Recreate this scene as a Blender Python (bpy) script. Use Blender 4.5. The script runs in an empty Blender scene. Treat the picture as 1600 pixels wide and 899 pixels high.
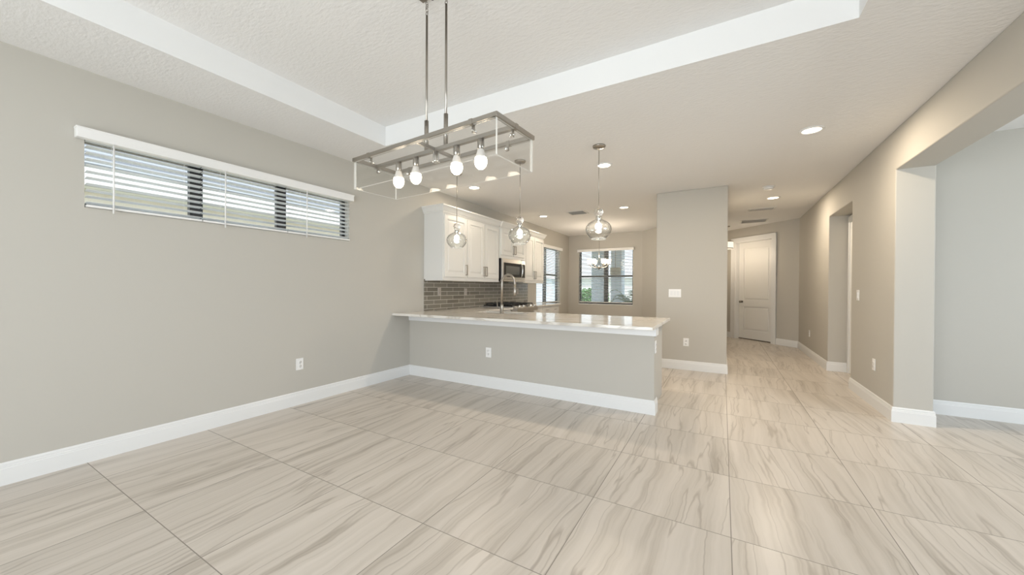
import bpy, bmesh, math, random
from mathutils import Vector, Matrix
R = math.radians
PI = math.pi
random.seed(7)
scene = bpy.context.scene
C = scene.collection

# ------------------------------------------------------------------ camera
F, YAW, PIT, ROL = 576.88, 0.5276, 0.00684, 0.00473
SX, SY = -6.943, 4.667
CAMX, CAMH = 3.7906, 1.22
fw = Vector((-math.sin(YAW)*math.cos(PIT), math.cos(YAW)*math.cos(PIT), -math.sin(PIT)))
rr = Vector((math.cos(YAW), math.sin(YAW), 0))
uu = rr.cross(fw)
r2 = rr*math.cos(ROL) + uu*math.sin(ROL)
u2 = -rr*math.sin(ROL) + uu*math.cos(ROL)
cam = bpy.data.cameras.new('camera')
camo = bpy.data.objects.new('camera', cam)
C.objects.link(camo)
m3 = Matrix((r2, u2, -fw)).transposed()
camo.matrix_world = Matrix.Translation((CAMX, 0, CAMH)) @ m3.to_4x4()
cam.sensor_width = 36
cam.lens = F/1600*36
cam.shift_x = -SX/1600
cam.shift_y = SY/1600
cam.clip_start = 0.02
cam.clip_end = 400
scene.camera = camo

# ------------------------------------------------------------------ exposure, world, sun, window light
vs = scene.view_settings
vs.view_transform = 'Standard'
vs.look = 'None'
vs.gamma = 1
vs.use_curve_mapping = False
vs.exposure = 0.0

world = bpy.data.worlds.new('world')
scene.world = world
world.use_nodes = True
wn = world.node_tree
wn.nodes['Background'].inputs[0].default_value = (0.80, 0.90, 1.0, 1)
wn.nodes['Background'].inputs[1].default_value = 2.2

def sun(name, elev, azim, strength, col):
    l = bpy.data.lights.new(name, 'SUN')
    l.energy = strength
    l.angle = R(2)
    l.color = col
    o = bpy.data.objects.new(name, l)
    C.objects.link(o)
    # azim: compass direction the light comes from, measured from +X towards +Y
    d = Vector((math.cos(R(elev))*math.cos(R(azim)), math.cos(R(elev))*math.sin(R(azim)), math.sin(R(elev))))
    o.rotation_euler = d.to_track_quat('Z', 'Y').to_euler()
    return o
sun('sun', 42, -30, 4.0, (1.0, 0.97, 0.92))

def area(name, loc, aim, sx, sy, energy, col, spread=180):
    l = bpy.data.lights.new(name, 'AREA')
    l.shape = 'RECTANGLE'
    l.size, l.size_y = sx, sy
    l.energy = energy
    l.color = col
    l.spread = R(spread)
    o = bpy.data.objects.new(name, l)
    C.objects.link(o)
    o.location = loc
    o.rotation_euler = (-Vector(aim)).to_track_quat('Z', 'Y').to_euler()
    return o
# daylight entering the glass sliding doors behind the camera and the window of the side room
area('daylight_sliding_door', (3.0, -2.66, 1.25), (0.04, 1, 0.2), 3.7, 2.3, 143, (0.90, 0.95, 1.0), 150)
area('daylight_side_window', (8.55, 2.4, 1.5), (-1, 0, 0), 3.4, 1.6, 92, (0.78, 0.89, 1.0))

# ------------------------------------------------------------------ constants of the place
H = 2.702           # ceiling
HT = 2.905          # raised tray
XR = 5.16           # right wall face
TH = 0.26           # right wall thickness
YP = 3.783          # face of the peninsula wall
T = 0.6877          # floor tile

# ------------------------------------------------------------------ materials
def mat(name, col, rough=0.5, metal=0.0, spec=0.5, **kw):
    m = bpy.data.materials.new(name)
    m.use_nodes = True
    b = m.node_tree.nodes['Principled BSDF']
    b.inputs['Base Color'].default_value = (*col, 1)
    b.inputs['Roughness'].default_value = rough
    b.inputs['Metallic'].default_value = metal
    b.inputs['Specular IOR Level'].default_value = spec
    for k, v in kw.items():
        b.inputs[k.replace('_', ' ')].default_value = v
    return m
def nd(m, t, **kw):
    n = m.node_tree.nodes.new(t)
    for k, v in kw.items():
        setattr(n, k, v)
    return n
def lk(m, a, b):
    m.node_tree.links.new(a, b)
def bump(m, scale, strength, dist=0.002, detail=3, stretch=None):
    tc = nd(m, 'ShaderNodeTexCoord')
    n = nd(m, 'ShaderNodeTexNoise')
    n.inputs['Scale'].default_value = scale
    n.inputs['Detail'].default_value = detail
    if stretch:
        mp = nd(m, 'ShaderNodeMapping')
        mp.inputs['Scale'].default_value = stretch
        lk(m, tc.outputs['Object'], mp.inputs['Vector'])
        lk(m, mp.outputs[0], n.inputs['Vector'])
    else:
        lk(m, tc.outputs['Object'], n.inputs['Vector'])
    bp = nd(m, 'ShaderNodeBump')
    bp.inputs['Strength'].default_value = strength
    bp.inputs['Distance'].default_value = dist
    lk(m, n.outputs['Fac'], bp.inputs['Height'])
    lk(m, bp.outputs[0], m.node_tree.nodes['Principled BSDF'].inputs['Normal'])
    return m
def emit(name, col, strength):
    m = bpy.data.materials.new(name)
    m.use_nodes = True
    nt = m.node_tree
    nt.nodes.remove(nt.nodes['Principled BSDF'])
    e = nt.nodes.new('ShaderNodeEmission')
    e.inputs[0].default_value = (*col, 1)
    e.inputs[1].default_value = strength
    nt.links.new(e.outputs[0], nt.nodes['Material Output'].inputs[0])
    return m
def thin_glass(name, tint, ior=1.45, rough=0.0, gloss=(1, 1, 1), edge=0.8, absorb=1.0):
    m = bpy.data.materials.new(name)
    m.use_nodes = True
    nt = m.node_tree
    nt.nodes.remove(nt.nodes['Principled BSDF'])
    t = nt.nodes.new('ShaderNodeBsdfTransparent')
    t.inputs[0].default_value = (*tint, 1)
    g = nt.nodes.new('ShaderNodeBsdfGlossy')
    g.inputs['Color'].default_value = (*gloss, 1)
    g.inputs['Roughness'].default_value = rough
    # Schlick reflectance from the facing angle, the same for both sides of the thin sheet
    lw = nt.nodes.new('ShaderNodeLayerWeight'); lw.inputs['Blend'].default_value = 0.5
    pw = nt.nodes.new('ShaderNodeMath'); pw.operation = 'POWER'; pw.inputs[1].default_value = 4.0
    nt.links.new(lw.outputs['Facing'], pw.inputs[0])
    f0 = ((ior-1)/(ior+1))**2
    fr = nt.nodes.new('ShaderNodeMath'); fr.operation = 'MULTIPLY_ADD'
    fr.inputs[1].default_value = (1-f0)*edge; fr.inputs[2].default_value = f0
    nt.links.new(pw.outputs[0], fr.inputs[0])
    ab = nt.nodes.new('ShaderNodeMix'); ab.data_type = 'RGBA'
    ab.inputs[6].default_value = (*tint, 1); ab.inputs[7].default_value = (absorb*tint[0], absorb*tint[1], absorb*tint[2], 1)
    p2 = nt.nodes.new('ShaderNodeMath'); p2.operation = 'POWER'; p2.inputs[1].default_value = 3.0
    nt.links.new(lw.outputs['Facing'], p2.inputs[0]); nt.links.new(p2.outputs[0], ab.inputs[0]); nt.links.new(ab.outputs[2], t.inputs[0])
    mx = nt.nodes.new('ShaderNodeMixShader')
    nt.links.new(fr.outputs[0], mx.inputs[0])
    nt.links.new(t.outputs[0], mx.inputs[1])
    nt.links.new(g.outputs[0], mx.inputs[2])
    nt.links.new(mx.outputs[0], nt.nodes['Material Output'].inputs[0])
    return m

WALL = bump(mat('wall_paint', (0.53, 0.505, 0.455), 0.75, spec=0.25), 260, 0.12, 0.001)
CEIL = bump(mat('ceiling_knockdown', (0.84, 0.83, 0.815), 0.85, spec=0.2), 38, 0.55, 0.006, 4, (0.7, 1.5, 1))
TRAYP = mat('tray_smooth_white', (0.83, 0.83, 0.825), 0.6, spec=0.3)
TRIM = mat('white_trim_gloss', (0.80, 0.80, 0.79), 0.38)
DOORP = mat('door_white', (0.80, 0.79, 0.76), 0.42)
CAB = mat('cabinet_white', (0.74, 0.73, 0.70), 0.42)
NICKEL = mat('brushed_nickel', (0.38, 0.35, 0.31), 0.28, 1.0)
CHROME = mat('chrome', (0.80, 0.79, 0.77), 0.12, 1.0)
STEEL = mat('stainless_steel', (0.56, 0.54, 0.51), 0.30, 1.0)
DKMETAL = mat('dark_nickel', (0.22, 0.20, 0.18), 0.35, 1.0)
BLACK = mat('black_enamel', (0.015, 0.015, 0.016), 0.25)
BLACKGLASS = mat('black_glass', (0.012, 0.012, 0.014), 0.06)
IRON = mat('cast_iron', (0.03, 0.03, 0.03), 0.6)
FRAME = mat('black_window_frame', (0.018, 0.02, 0.022), 0.4)
BLIND = mat('blind_white', (0.85, 0.84, 0.82), 0.5)
SLAT = bpy.data.materials.new('blind_slat_translucent'); SLAT.use_nodes = True
def _slat():
    nt = SLAT.node_tree; b = nt.nodes['Principled BSDF']
    b.inputs['Base Color'].default_value = (0.88, 0.88, 0.87, 1); b.inputs['Roughness'].default_value = 0.5
    t = nt.nodes.new('ShaderNodeBsdfTranslucent'); t.inputs[0].default_value = (0.9, 0.92, 0.93, 1)
    mx = nt.nodes.new('ShaderNodeMixShader'); mx.inputs[0].default_value = 0.4
    nt.links.new(b.outputs[0], mx.inputs[1]); nt.links.new(t.outputs[0], mx.inputs[2]); nt.links.new(mx.outputs[0], nt.nodes['Material Output'].inputs[0])
_slat()
PLATE = mat('outlet_white', (0.86, 0.85, 0.83), 0.35)
SLOT = mat('outlet_slot_grey', (0.25, 0.24, 0.22), 0.5)
GLASS = thin_glass('window_glass', (0.97, 0.99, 0.99), 1.3)
PGLASS = thin_glass('pendant_glass', (0.97, 0.975, 0.97), 1.7, edge=1.0, absorb=0.55)
SOLIDGLASS = mat('solid_clear_glass', (1, 1, 1), 0.0, Transmission_Weight=1.0, IOR=1.5)
ACRYL = thin_glass('clear_acrylic', (0.975, 0.975, 0.97), 1.38)
ACEDGE = mat('acrylic_edge', (0.93, 0.93, 0.91), 0.15)
def _acedge():
    nt = ACEDGE.node_tree; b = nt.nodes['Principled BSDF']
    t = nt.nodes.new('ShaderNodeBsdfTranslucent'); t.inputs[0].default_value = (0.97, 0.97, 0.95, 1)
    tr = nt.nodes.new('ShaderNodeBsdfTransparent')
    m1 = nt.nodes.new('ShaderNodeMixShader'); m1.inputs[0].default_value = 0.5
    m2 = nt.nodes.new('ShaderNodeMixShader'); m2.inputs[0].default_value = 0.15
    nt.links.new(b.outputs[0], m1.inputs[1]); nt.links.new(t.outputs[0], m1.inputs[2])
    nt.links.new(m1.outputs[0], m2.inputs[1]); nt.links.new(tr.outputs[0], m2.inputs[2])
    nt.links.new(m2.outputs[0], nt.nodes['Material Output'].inputs[0])
_acedge()
BULB = emit('warm_bulb_glow', (1.0, 0.88, 0.70), 14)
PBULB = emit('cool_bulb_glow', (1.0, 0.94, 0.86), 14)
BULBNECK = mat('bulb_white_plastic', (0.66, 0.62, 0.58), 0.5)
CANLENS = emit('recessed_lens_glow', (1.0, 0.84, 0.62), 13)
FROST = emit('frosted_shade_glow', (1.0, 0.80, 0.56), 3.2)
DRUM = emit('drum_shade_glow', (1.0, 0.84, 0.66), 1.3)
VENTM = mat('vent_white', (0.70, 0.69, 0.66), 0.5)
VENTD = mat('vent_dark_gap', (0.16, 0.15, 0.14), 0.8)
STUCCO = bump(mat('cream_stucco', (0.88, 0.79, 0.68), 0.9), 60, 0.5, 0.01)
WSTUCCO = mat('white_stucco', (0.78, 0.78, 0.78), 0.9)
BSTUCCO = mat('blue_grey_stucco', (0.68, 0.76, 0.88), 0.9)
TANST = mat('tan_stone', (0.42, 0.36, 0.27), 0.9)
LEAF = mat('leaf_green', (0.10, 0.24, 0.06), 0.5)
PALML = mat('palm_green', (0.09, 0.17, 0.08), 0.4)
BARK = mat('bark_brown', (0.20, 0.15, 0.10), 0.9)

# grass
GRASS = mat('lawn_grass', (0.25, 0.36, 0.12), 0.95)
def _grass():
    m = GRASS
    tc = nd(m, 'ShaderNodeTexCoord'); n = nd(m, 'ShaderNodeTexNoise'); n.inputs['Scale'].default_value = 1.5
    cr = nd(m, 'ShaderNodeValToRGB')
    cr.color_ramp.elements[0].color = (0.26, 0.31, 0.17, 1); cr.color_ramp.elements[1].color = (0.52, 0.51, 0.42, 1)
    lk(m, tc.outputs['Object'], n.inputs['Vector']); lk(m, n.outputs['Fac'], cr.inputs[0])
    lk(m, cr.outputs[0], m.node_tree.nodes['Principled BSDF'].inputs['Base Color'])
_grass()
# roof tiles
ROOF = mat('grey_roof_tile', (0.42, 0.43, 0.45), 0.8)
def _roof():
    m = ROOF
    tc = nd(m, 'ShaderNodeTexCoord'); w = nd(m, 'ShaderNodeTexWave'); w.bands_direction = 'X'
    w.inputs['Scale'].default_value = 1.6; w.inputs['Distortion'].default_value = 1.2
    cr = nd(m, 'ShaderNodeValToRGB')
    cr.color_ramp.elements[0].color = (0.12, 0.125, 0.14, 1); cr.color_ramp.elements[1].color = (0.30, 0.31, 0.33, 1)
    lk(m, tc.outputs['Object'], w.inputs['Vector']); lk(m, w.outputs['Fac'], cr.inputs[0])
    lk(m, cr.outputs[0], m.node_tree.nodes['Principled BSDF'].inputs['Base Color'])
_roof()

# floor: large square porcelain tiles with veins running away from the camera
FLOOR = mat('veined_porcelain_tile', (0.6, 0.55, 0.48), 0.33)
def _floor():
    m = FLOOR
    bs = m.node_tree.nodes['Principled BSDF']
    tc = nd(m, 'ShaderNodeTexCoord')
    sp = nd(m, 'ShaderNodeSeparateXYZ'); lk(m, tc.outputs['Object'], sp.inputs[0])
    def M(op, a, b=None, c=None):
        n = nd(m, 'ShaderNodeMath', operation=op)
        for i, v in enumerate((a, b, c)):
            if v is None: continue
            if isinstance(v, (int, float)): n.inputs[i].default_value = v
            else: lk(m, v, n.inputs[i])
        return n.outputs[0]
    u = M('DIVIDE', M('SUBTRACT', sp.outputs[0], 3.8355 - 8*T), T)
    v = M('DIVIDE', M('SUBTRACT', sp.outputs[1], 1.4242 - 12*T), T)
    iu, iv = M('FLOOR', u), M('FLOOR', v)
    fu, fv = M('FRACT', u), M('FRACT', v)
    du = M('MINIMUM', fu, M('SUBTRACT', 1.0, fu))
    dv = M('MINIMUM', fv, M('SUBTRACT', 1.0, fv))
    gx = M('LESS_THAN', M('MULTIPLY', du, T), 0.0021)
    gy = M('LESS_THAN', M('MULTIPLY', dv, T), 0.0021)
    grout = M('MAXIMUM', gx, gy)
    cid = nd(m, 'ShaderNodeCombineXYZ'); lk(m, iu, cid.inputs[0]); lk(m, iv, cid.inputs[1])
    wn_ = nd(m, 'ShaderNodeTexWhiteNoise', noise_dimensions='3D'); lk(m, cid.outputs[0], wn_.inputs['Vector'])
    sc = nd(m, 'ShaderNodeSeparateColor'); lk(m, wn_.outputs['Color'], sc.inputs[0])
    # tile-local coordinates with a random shift and slight tilt of the vein direction
    tilt = M('MULTIPLY', M('SUBTRACT', sc.outputs[2], 0.5), 0.22)
    ux = M('ADD', M('ADD', fu, M('MULTIPLY', fv, tilt)), M('MULTIPLY', sc.outputs[0], 37.0))
    vy = M('ADD', fv, M('MULTIPLY', sc.outputs[1], 53.0))
    # low frequency wander of the veins
    cw = nd(m, 'ShaderNodeCombineXYZ'); lk(m, M('MULTIPLY', ux, 1.3), cw.inputs[0]); lk(m, M('MULTIPLY', vy, 1.5), cw.inputs[1])
    nw = nd(m, 'ShaderNodeTexNoise'); nw.inputs['Scale'].default_value = 1.0; nw.inputs['Detail'].default_value = 3; nw.inputs['Roughness'].default_value = 0.6
    lk(m, cw.outputs[0], nw.inputs['Vector'])
    ux2 = M('ADD', ux, M('MULTIPLY', M('SUBTRACT', nw.outputs['Fac'], 0.5), 0.12))
    def streak(fx, fy, det, rough, off):
        c = nd(m, 'ShaderNodeCombineXYZ')
        lk(m, M('ADD', M('MULTIPLY', ux2, fx), off), c.inputs[0]); lk(m, M('MULTIPLY', vy, fy), c.inputs[1])
        n = nd(m, 'ShaderNodeTexNoise'); n.inputs['Scale'].default_value = 1.0
        n.inputs['Detail'].default_value = det; n.inputs['Roughness'].default_value = rough
        lk(m, c.outputs[0], n.inputs['Vector'])
        return n.outputs['Fac']
    band = streak(7.0, 0.30, 3, 0.55, 0.0)
    fine = streak(34.0, 0.7, 3, 0.6, 11.0)
    vein = streak(5.5, 0.28, 2, 0.5, 23.0)
    cr = nd(m, 'ShaderNodeValToRGB')
    e = cr.color_ramp.elements
    e[0].position = 0.33; e[0].color = (0.43, 0.38, 0.325, 1)
    e[1].position = 0.60; e[1].color = (0.65, 0.592, 0.53, 1)
    k = cr.color_ramp.elements.new(0.46); k.color = (0.585, 0.53, 0.468, 1)
    mixv = M('ADD', M('MULTIPLY', band, 0.72), M('MULTIPLY', fine, 0.28))
    lk(m, mixv, cr.inputs[0])
    # thin darker vein lines where the vein noise crosses its middle value
    d1 = M('ABSOLUTE', M('SUBTRACT', vein, 0.5))
    l1 = nd(m, 'ShaderNodeMapRange'); lk(m, d1, l1.inputs[0]); l1.inputs[1].default_value = 0.0; l1.inputs[2].default_value = 0.016
    l1.inputs[3].default_value = 0.62; l1.inputs[4].default_value = 0.0
    l1m = M('MULTIPLY', l1.outputs[0], M('ADD', 0.25, fine))
    mx = nd(m, 'ShaderNodeMix', data_type='RGBA'); lk(m, l1m, mx.inputs[0]); lk(m, cr.outputs[0], mx.inputs[6]); mx.inputs[7].default_value = (0.27, 0.225, 0.18, 1)
    # tile-to-tile tone
    hs = nd(m, 'ShaderNodeHueSaturation'); lk(m, mx.outputs[2], hs.inputs['Color'])
    lk(m, M('ADD', 0.96, M('MULTIPLY', sc.outputs[0], 0.08)), hs.inputs['Value'])
    gm = nd(m, 'ShaderNodeMix', data_type='RGBA'); lk(m, grout, gm.inputs[0]); lk(m, hs.outputs[0], gm.inputs[6]); gm.inputs[7].default_value = (0.27, 0.24, 0.205, 1)
    lk(m, gm.outputs[2], bs.inputs['Base Color'])
    ro = M('ADD', M('MULTIPLY', grout, 0.5), 0.30)
    lk(m, ro, bs.inputs['Roughness'])
_floor()

# white quartz with taupe veins
QUARTZ = mat('veined_white_quartz', (0.78, 0.75, 0.70), 0.10)
def _quartz():
    m = QUARTZ
    bs = m.node_tree.nodes['Principled BSDF']
    tc = nd(m, 'ShaderNodeTexCoord'); mp = nd(m, 'ShaderNodeMapping')
    mp.inputs['Rotation'].default_value = (0, 0, R(28)); mp.inputs['Scale'].default_value = (0.8, 2.6, 1.6)
    lk(m, tc.outputs['Object'], mp.inputs[0])
    n = nd(m, 'ShaderNodeTexNoise'); n.inputs['Scale'].default_value = 1.0; n.inputs['Detail'].default_value = 5; n.inputs['Distortion'].default_value = 1.1
    lk(m, mp.outputs[0], n.inputs['Vector'])
    cr = nd(m, 'ShaderNodeValToRGB'); e = cr.color_ramp.elements
    e[0].position = 0.0; e[0].color = (0.78, 0.75, 0.70, 1); e[1].position = 1.0; e[1].color = (0.74, 0.70, 0.64, 1)
    for p_, c_ in ((0.475, (0.76, 0.73, 0.675, 1)), (0.498, (0.55, 0.50, 0.44, 1)), (0.52, (0.77, 0.735, 0.68, 1))):
        q = e.new(p_); q.color = c_
    lk(m, n.outputs['Fac'], cr.inputs[0]); lk(m, cr.outputs[0], bs.inputs['Base Color'])
_quartz()

# long glass subway tiles on the kitchen wall (pattern laid out in the wall's own y/z)
SPLASH = mat('taupe_subway_tile', (0.25, 0.22, 0.19), 0.18)
def _splash():
    m = SPLASH
    bs = m.node_tree.nodes['Principled BSDF']
    tc = nd(m, 'ShaderNodeTexCoord'); sp = nd(m, 'ShaderNodeSeparateXYZ'); lk(m, tc.outputs['Object'], sp.inputs[0])
    cb = nd(m, 'ShaderNodeCombineXYZ'); lk(m, sp.outputs[1], cb.inputs[0]); lk(m, sp.outputs[2], cb.inputs[1])
    br = nd(m, 'ShaderNodeTexBrick'); lk(m, cb.outputs[0], br.inputs['Vector'])
    br.inputs['Scale'].default_value = 1.0
    br.inputs['Brick Width'].default_value = 0.305; br.inputs['Row Height'].default_value = 0.0645
    br.inputs['Mortar Size'].default_value = 0.0034; br.inputs['Mortar Smooth'].default_value = 0.0
    br.inputs['Color1'].default_value = (0.165, 0.15, 0.12, 1); br.inputs['Color2'].default_value = (0.24, 0.22, 0.18, 1)
    br.inputs['Mortar'].default_value = (0.58, 0.54, 0.48, 1)
    br.offset = 0.5
    lk(m, br.outputs['Color'], bs.inputs['Base Color'])
    bp = nd(m, 'ShaderNodeBump'); bp.inputs['Strength'].default_value = 0.4; bp.inputs['Distance'].default_value = 0.002; bp.invert = True
    lk(m, br.outputs['Fac'], bp.inputs['Height']); lk(m, bp.outputs[0], bs.inputs['Normal'])
_splash()

# ------------------------------------------------------------------ mesh helpers
class MB:
    """collects shapes and links them as ONE mesh object"""
    def __init__(s):
        s.bm = bmesh.new()
    def box(s, x0, x1, y0, y1, z0, z1, mi=0, bev=0.0, rot=None, at=None):
        b = bmesh.new()
        bmesh.ops.create_cube(b, size=1)
        bmesh.ops.scale(b, vec=(x1-x0, y1-y0, z1-z0), verts=b.verts)
        bmesh.ops.translate(b, vec=((x0+x1)/2, (y0+y1)/2, (z0+z1)/2), verts=b.verts)
        if bev > 0:
            bmesh.ops.bevel(b, geom=b.edges[:], offset=bev, segments=2, affect='EDGES', profile=0.6)
        s._merge(b, mi, rot, at)
        return s
    def _merge(s, b, mi=0, rot=None, at=None, smooth=False):
        if rot is not None:
            bmesh.ops.transform(b, matrix=rot, verts=b.verts)
        if at is not None:
            bmesh.ops.translate(b, vec=at, verts=b.verts)
        vm = {v: s.bm.verts.new(v.co) for v in b.verts}
        for f in b.faces:
            try:
                g = s.bm.faces.new([vm[v] for v in f.verts])
                g.material_index = mi
                g.smooth = smooth
            except ValueError:
                pass
        b.free()
    def lathe(s, prof, c=(0, 0, 0), n=24, mi=0, close=False, rot=None, caps=True):
        b = bmesh.new()
        rings = []
        for (r, z) in prof:
            if r < 1e-6:
                rings.append([b.verts.new((0, 0, z))])
            else:
                rings.append([b.verts.new((r*math.cos(2*PI*k/n), r*math.sin(2*PI*k/n), z)) for k in range(n)])
        seq = list(zip(rings, rings[1:]))
        if close: seq.append((rings[-1], rings[0]))
        for A, B in seq:
            for k in range(n):
                k2 = (k+1) % n
                if len(A) == 1 and len(B) == 1: continue
                if len(A) == 1: b.faces.new((A[0], B[k2], B[k]))
                elif len(B) == 1: b.faces.new((A[k], A[k2], B[0]))
                else: b.faces.new((A[k], A[k2], B[k2], B[k]))
        if caps and not close:
            for ring in (rings[0], rings[-1]):
                if len(ring) > 1: b.faces.new(ring)
        bmesh.ops.recalc_face_normals(b, faces=b.faces)
        s._merge(b, mi, rot, c, smooth=True)
        return s
    def tube(s, pts, r, n=10, mi=0):
        pts = [Vector(q) for q in pts]
        rs = r if isinstance(r, (list, tuple)) else [r]*len(pts)
        b = bmesh.new()
        rings = []
        prev = None
        for i, q in enumerate(pts):
            d = (pts[min(i+1, len(pts)-1)] - pts[max(i-1, 0)]).normalized()
            a = prev if prev is not None else (Vector((1, 0, 0)) if abs(d.x) < 0.9 else Vector((0, 1, 0)))
            a = (a - d*a.dot(d)).normalized()
            prev = a
            c = d.cross(a)
            rings.append([b.verts.new(q + (a*math.cos(2*PI*k/n) + c*math.sin(2*PI*k/n))*rs[i]) for k in range(n)])
        for A, B in zip(rings, rings[1:]):
            for k in range(n):
                b.faces.new((A[k], A[(k+1) % n], B[(k+1) % n], B[k]))
        b.faces.new(rings[0]); b.faces.new(rings[-1])
        bmesh.ops.recalc_face_normals(b, faces=b.faces)
        s._merge(b, mi, smooth=True)
        return s
    def poly(s, pts, mi=0):
        f = s.bm.faces.new([s.bm.verts.new(q) for q in pts]); f.material_index = mi
        return s
    def prism(s, pts, vec, mi=0):
        """closed planar outline extruded along vec"""
        b = bmesh.new()
        f = b.faces.new([b.verts.new(q) for q in pts])
        r = bmesh.ops.extrude_face_region(b, geom=[f])
        bmesh.ops.translate(b, vec=vec, verts=[g for g in r['geom'] if isinstance(g, bmesh.types.BMVert)])
        bmesh.ops.recalc_face_normals(b, faces=b.faces)
        s._merge(b, mi)
        return s
    def cells(s, xs, ys, zs, solid, mi=0, mfn=None):
        """solid blocks on a grid; only outside faces are made"""
        nx, ny, nz = len(xs)-1, len(ys)-1, len(zs)-1
        def S(i, j, k):
            return 0 <= i < nx and 0 <= j < ny and 0 <= k < nz and solid(i, j, k)
        b = bmesh.new(); vd = {}
        def V(i, j, k):
            if (i, j, k) not in vd: vd[(i, j, k)] = b.verts.new((xs[i], ys[j], zs[k]))
            return vd[(i, j, k)]
        for i in range(nx):
            for j in range(ny):
                for k in range(nz):
                    if not S(i, j, k): continue
                    for (d, q) in (((-1,0,0), ((0,0,0),(0,0,1),(0,1,1),(0,1,0))), ((1,0,0), ((1,0,0),(1,1,0),(1,1,1),(1,0,1))),
                                   ((0,-1,0), ((0,0,0),(1,0,0),(1,0,1),(0,0,1))), ((0,1,0), ((0,1,0),(0,1,1),(1,1,1),(1,1,0))),
                                   ((0,0,-1), ((0,0,0),(0,1,0),(1,1,0),(1,0,0))), ((0,0,1), ((0,0,1),(1,0,1),(1,1,1),(0,1,1)))):
                        if not S(i+d[0], j+d[1], k+d[2]):
                            f = b.faces.new([V(i+a, j+c, k+e) for a, c, e in q])
                            f.material_index = mfn(f, d, i, j, k) if mfn else mi
        vm = {v: s.bm.verts.new(v.co) for v in b.verts}
        for f in b.faces:
            g = s.bm.faces.new([vm[v] for v in f.verts]); g.material_index = f.material_index
        b.free()
        return s
    def sweep(s, path, prof, side=1, mi=0):
        """profile [(out, z)] swept along a 2D path with mitred corners; side=+1 offsets to the left of travel"""
        pts = [Vector(q) for q in path]
        rings = []
        for i, q in enumerate(pts):
            def nrm(a, b_):
                d = (b_-a).normalized(); return Vector((-d.y, d.x))*side
            if i == 0: m_ = nrm(pts[0], pts[1]); k = 1
            elif i == len(pts)-1: m_ = nrm(pts[-2], pts[-1]); k = 1
            else:
                n1, n2 = nrm(pts[i-1], q), nrm(q, pts[i+1])
                m_ = (n1+n2).normalized(); k = 1/max(0.2, m_.dot(n1))
            rings.append([s.bm.verts.new((q.x+m_.x*o*k, q.y+m_.y*o*k, z)) for o, z in prof])
        new = []
        for A, B in zip(rings, rings[1:]):
            for j in range(len(prof)):
                j2 = (j+1) % len(prof)
                new.append(s.bm.faces.new((A[j], A[j2], B[j2], B[j])))
        new.append(s.bm.faces.new(rings[0])); new.append(s.bm.faces.new(rings[-1]))
        for f in new: f.material_index = mi
        bmesh.ops.recalc_face_normals(s.bm, faces=new)
        return s
    def build(s, name, mats, parent=None, loc=None):
        me = bpy.data.meshes.new(name)
        s.bm.to_mesh(me); s.bm.free()
        for m in (mats if isinstance(mats, (list, tuple)) else [mats]): me.materials.append(m)
        o = bpy.data.objects.new(name, me)
        C.objects.link(o)
        if parent: o.parent = parent
        if loc: o.location = loc
        return o

def tag(o, label, cat, group=None, kind=None):
    o['label'] = label; o['category'] = cat
    if group: o['group'] = group
    if kind: o['kind'] = kind
    return o
def thing(name, label, cat, loc=(0, 0, 0), rz=0, group=None):
    o = bpy.data.objects.new(name, None)
    o.empty_display_size = 0.1
    C.objects.link(o); o.location = loc; o.rotation_euler = (0, 0, rz)
    return tag(o, label, cat, group)
def struct(o):
    o['kind'] = 'structure'
    return o
def dup(root, loc, rz=None, label=None):
    r = root.copy(); C.objects.link(r); r.location = loc
    if rz is not None: r.rotation_euler = (0, 0, rz)
    if label: r['label'] = label
    for ch in list(root.children):
        c = ch.copy(); C.objects.link(c); c.parent = r
        for g in ch.children:
            d = g.copy(); C.objects.link(d); d.parent = c
    return r

# ------------------------------------------------------------------ SETTING
struct(MB().box(-0.15, 8.8, -2.75, 12.2, -0.10, 0.0).build('floor', FLOOR))

# ceiling with the raised tray: smooth painted fascia, textured elsewhere
TX0, TX1, TY0, TY1 = 0.724, 4.421, -1.6, 2.706
def cmf(f, d, i, j, k): return 1 if d[2] == 0 else 0
struct(MB().cells([-0.15, TX0, TX1, 8.8], [-2.75, TY0, TY1, 12.2], [H, HT, 3.0],
    lambda i, j, k: not (i == 1 and j == 1 and k == 0), mfn=cmf).build('ceiling', [CEIL, TRAYP]))

W1 = (0.73, 2.805, 1.762, 2.262)        # left dining window  y0,y1,z0,z1
W2 = (7.85, 9.32, 0.82, 2.275)          # kitchen window
YN = 9.96                                # nook back wall
W3 = (0.30, 1.765, 0.795, 2.27)         # nook window x0,x1,z0,z1
struct(MB().cells([-0.15, 0.0], [-2.75, W1[0], W1[1], W2[0], W2[1], 10.15], [0, W2[2], W1[2], W1[3], W2[3], H],
    lambda i, j, k: not ((j == 1 and k == 2) or (j == 3 and k in (1, 2, 3)))).build('wall_left', WALL))
struct(MB().cells([-0.0, W3[0], W3[1], 2.02], [YN, YN+0.15], [0, W3[2], W3[3], H],
    lambda i, j, k: not (i == 1 and k == 1)).build('wall_nook_back', WALL))
struct(MB().prism([(2.0, YN, 0), (2.90, 9.06, 0), (3.1, 9.2, 0), (2.1, YN+0.15, 0)], (0, 0, H)).build('wall_nook_angled', WALL))
o = struct(MB().box(2.892, 3.847, 6.15, 9.7, 0, H).build('wall_centre_block', WALL))
bv = o.modifiers.new('bevel', 'BEVEL'); bv.width = 0.008; bv.segments = 3
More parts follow.
